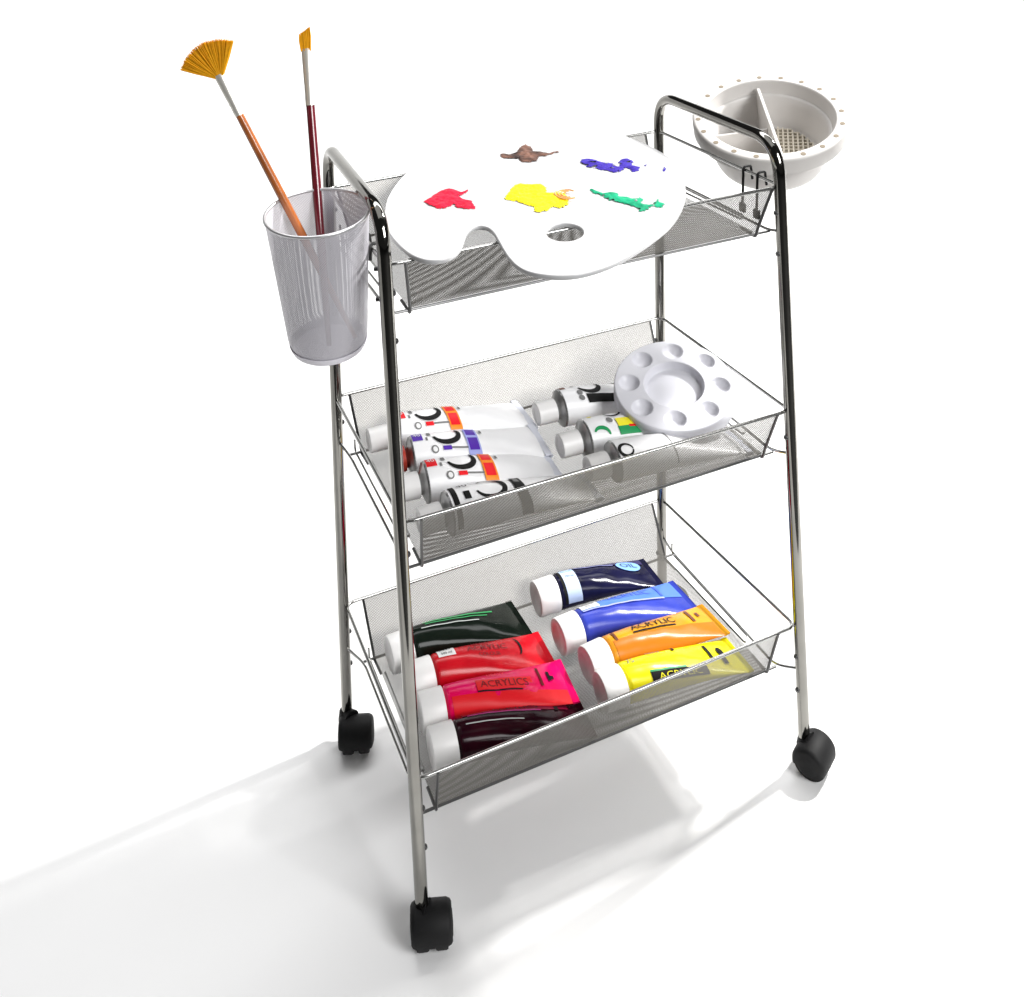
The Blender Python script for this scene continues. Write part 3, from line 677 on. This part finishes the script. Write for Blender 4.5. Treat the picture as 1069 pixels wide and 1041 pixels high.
b.lathe([(.0685, -.0012), (.0660, -.012), (.0575, -.034), (.0545, -.050), (.0520, -.0525), (0, -.0530)], 96)
b.build('inner_wall', M['potplastic'], pot, sharp=55)
def wallpiece(name, p0, p1, ztop0, ztop1, th, parent=pot):
    p0 = Vector(p0); p1 = Vector(p1); d = (p1-p0); nrm = Vector((-d.y, d.x)).normalized()*th/2
    V = []; n = 16
    for i in range(n+1):
        t = i/n; q = p0+d*t; zt = ztop0+(ztop1-ztop0)*t
        for s in (1, -1): V += [(q.x+nrm.x*s, q.y+nrm.y*s, -.0526), (q.x+nrm.x*s*.8, q.y+nrm.y*s*.8, zt)]
    F = []
    for i in range(n):
        o = i*4; F += [(o, o+1, o+5, o+4), (o+2, o+6, o+7, o+3), (o+1, o+3, o+7, o+5)]
    F += [(0, 2, 3, 1), (n*4, n*4+1, n*4+3, n*4+2)]
    b = MB(); b.add(V, F); return b.build(name, M['potplastic'], parent, smooth=False, bevel=.0006)
wallpiece('partition', (.0635*math.cos(1.75), .0635*math.sin(1.75)), (.0635*math.cos(1.75+math.pi), .0635*math.sin(1.75+math.pi)), -.006, -.006, .0042)
wallpiece('partition', (-.002, 0), (-.058, -.012), -.018, -.020, .0032)
b = MB()
for k in range(9):
    x = .010+k*.0052; hy = math.sqrt(max(0, .050**2-x*x))
    b.box((x, 0, -.0505), (.0018, 2*hy*.96, .0045))
for k in range(-7, 8):
    y = k*.0062; hx = math.sqrt(max(0, .050**2-y*y)); 
    if hx > .012: b.box(((.008+hx)/2, y, -.0508), (hx-.008, .0016, .0036))
b.build('rib_grid', mat('pot_rib', (.60, .55, .46), .5), pot, smooth=False)
b = MB()
for k in range(20):
    a = 2*math.pi*(k+.4)/20; c = Matrix.Translation((.0752*math.cos(a), .0752*math.sin(a), .0002)) @ Euler((0, 0, a)).to_matrix().to_4x4()
    b.lathe([(0, 0.0001), (.0027, 0.0001), (.0029, -.0004)], 14, 0, c)
b.build('rim_hole_discs', M['hole'], pot)  # dark discs on the flange, the holes' inner shade put into their colour
inv = (Matrix.Translation(pot.location) @ pot.rotation_euler.to_matrix().to_4x4()).inverted()
for yy in (-.056, -.078):
    b = MB()
    b.tube([inv @ Vector(p) for p in rounded([(.2010, yy+.006, .598), (.1985, yy+.005, .6125), (.1890, yy+.004, .6125), (.1845, yy, .575)], .003, closed=False)], .0013, 8)
    b.box((.1845, yy, .5735), (.0028, .0075, .0085), 0, inv)
    b.build('clip', M['blackplastic'], pot, sharp=30)

# ------------------------------------------------------------------ mesh brush cup hung on the left end
cupb = Vector((-.2295, -.0420, .5210)); cupt = Vector((-.2350, -.0569, .6440))
axis = (cupt-cupb); H = axis.length
cup = empty('brush_cup', cupb, 0, 'grey fine-mesh brush cup hung on the left end of the cart', 'cup')
cup.rotation_euler = axis.to_track_quat('Z', 'Y').to_euler()
b0r, t0r = .0325, .0425
def cup_shell():
    V = []; UV = []; NA = 72; NZ = 10
    for j in range(NZ+1):
        t = j/NZ; r = b0r+(t0r-b0r)*t
        if j == 0: r -= .003
        for k in range(NA+1):
            a = 2*math.pi*k/NA; V.append((r*math.cos(a), r*math.sin(a), H*t if j else .0)); UV.append((a*.0375, H*t))
    F = [(j*(NA+1)+k, j*(NA+1)+k+1, (j+1)*(NA+1)+k+1, (j+1)*(NA+1)+k) for j in range(NZ) for k in range(NA)]
    me = bpy.data.meshes.new('cup_wall'); me.from_pydata(V, [], F); me.materials.append(M['cupmesh'])
    ul = me.uv_layers.new(name='UVMap')
    for l in me.loops: ul.data[l.index].uv = UV[l.vertex_index]
    for p in me.polygons: p.use_smooth = True
    o = bpy.data.objects.new('cup_wall', me); COL.objects.link(o); o.parent = cup
cup_shell()
b = MB(); b.tube([(t0r*math.cos(a), t0r*math.sin(a), H) for a in [2*math.pi*k/64 for k in range(64)]], .0014, 10, closed=True); b.build('cup_rim', M['cupmetal'], cup)
b = MB(); b.lathe([(0, .0), (b0r-.004, 0), (b0r-.0018, .001), (b0r-.0004, .004), (b0r+.0003, .0065), (b0r-.0004, .0066)], 64); b.build('cup_base', mat('cup_base_grey', (.80, .78, .84), .5), cup)
inv = (Matrix.Translation(cup.location) @ cup.rotation_euler.to_matrix().to_4x4()).inverted()
for z in (.598, .572):
    b = MB(); b.tube([inv @ Vector(p) for p in ((-.1975, -.085, z), (-.1935, -.088, z+.001), (-.1925, -.1005, z+.001))], .0018, 8); b.build('hook', M['darkwire'], cup)
for yy in (-.045, -.070):
    b = MB(); b.tube([inv @ Vector(p) for p in rounded([(-.1965, yy, .600), (-.1955, yy, .6135), (-.1895, yy, .6140), (-.1885, yy, .603)], .003, closed=False)], .0015, 8); b.build('hook', M['darkwire'], cup)

# ------------------------------------------------------------------ brushes standing in the cup
def along(a, d, t): return a+d*t
def brush(name, label, base, ferr0, ferr1, hm, radii, bristle, flat_dir):
    base, ferr0, ferr1 = map(Vector, (base, ferr0, ferr1))
    root = empty(name, base, 0, label, 'paint brush', 'brushes in the mesh cup')
    d = (ferr1-base).normalized(); Lh = (ferr0-base).dot(d); Lf = (ferr1-base).dot(d)
    b = MB(); n = 28
    b.tube([d*(Lh*i/n) for i in range(n+1)], [radii(i/n) for i in range(n+1)], 14)
    b.build('handle', hm, root)
    side = (Vector(flat_dir)-d*d.dot(Vector(flat_dir))).normalized(); up = d.cross(side)
    b = MB(); V = []; F = []; n = 14; ns = 20
    r0 = radii(1.0)
    for i in range(n+1):
        t = i/n; p = d*(Lh-.002+(Lf-Lh+.002)*t)
        ra = (r0+.0004)*(1-t)+bristle['fw']*t; rb = (r0+.0004)*(1-t)+bristle['ft']*t
        if i in (3, 5): ra -= .00025; rb -= .00025
        for k in range(ns):
            a = 2*math.pi*k/ns; V.append(p+side*ra*math.cos(a)+up*rb*math.sin(a))
    for i in range(n):
        for k in range(ns): F.append((i*ns+k, i*ns+(k+1) % ns, (i+1)*ns+(k+1) % ns, (i+1)*ns+k))
    b.add(V, F); b.build('ferrule', M['ferrule'], root)
    b = MB()
    tip = d*Lf
    bristle['make'](b, tip, d, side, up)
    b.build('bristles', M['bristle'], root, sharp=50)
    return root
def fan(b, tip, d, side, up):
    # dense core of the fan, then loose hairs over it
    n = 24; V = []
    for i in range(n+1):
        ang = math.radians(-47+94*i/n)-.05; dr = d*math.cos(ang)+side*math.sin(ang)
        u = i/n*2-1; s0 = tip+side*u*.0035-d*.002
        for q in (0, .5, .96):
            for s in (-1, 1): V.append(s0+dr*.0305*q+up*s*(.0013-.0006*q))
    F = []
    for i in range(n):
        o = i*6; p = o+6
        for q in (0, 2): F += [(o+q, o+q+2, p+q+2, p+q), (o+q+1, p+q+1, p+q+3, o+q+3)]
        F.append((o+4, o+5, p+5, p+4))
    F += [(0, 1, 3, 2), (2, 3, 5, 4), (n*6, n*6+2, n*6+3, n*6+1), (n*6+2, n*6+4, n*6+5, n*6+3)]
    b.add(V, F)
    # many fine hairs spread in a fan
    for k in range(260):
        u = k/259*2-1; ang = u*math.radians(47)+random.uniform(-.012, .012)-.05
        dr = d*math.cos(ang)+side*math.sin(ang)
        L = .0315*(.97+.05*random.random())*(1-.05*abs(u))
        s0 = tip+side*u*.0035+up*random.uniform(-.0009, .0009)-d*.002
        s0 = s0+up*random.choice((-1, 1))*.0007; e = s0+dr*L+up*random.uniform(-.0008, .0008)
        b.tube([s0, s0.lerp(e, .55)+side*u*.0004, e], [.0004, .00042, .00022], 5)
def flatb(b, tip, d, side, up):
    for k in range(60):
        u = random.uniform(-1, 1); v = random.uniform(-1, 1)
        s0 = tip+side*u*.0042+up*v*.0016-d*.002
        e = tip+side*(u*.0050)+up*v*.0012+d*(.0165+.0030*u+random.uniform(-.0008, .0008))
        b.tube([s0, s0.lerp(e, .6)+side*u*.0006, e], [.0006, .0006, .0003], 5)
camr = Vector((.926, -.378, 0))
brush('fan_brush', 'fan brush with golden spread bristles and copper-orange handle', (-.2080, -.0480, .5260), (-.2842, -.0080, .7236), (-.2968, .0, .7562), M['copper'],
      lambda t: .0018+.0016*math.sin(min(1, t*1.5)*math.pi/2)+.0004*math.sin(t*math.pi), dict(fw=.0042, ft=.0022, make=fan), (camr.x, camr.y, .25))
brush('flat_brush', 'flat brush with short golden bristles and wine-red handle', (-.2335, -.0600, .5290), (-.2178, .0130, .7180), (-.2160, .0290, .7640), M['wine'],
      lambda t: .0020+.0020*math.sin(min(1, t*1.25)*math.pi*.62), dict(fw=.0042, ft=.0018, make=flatb), (camr.x, camr.y, 0))
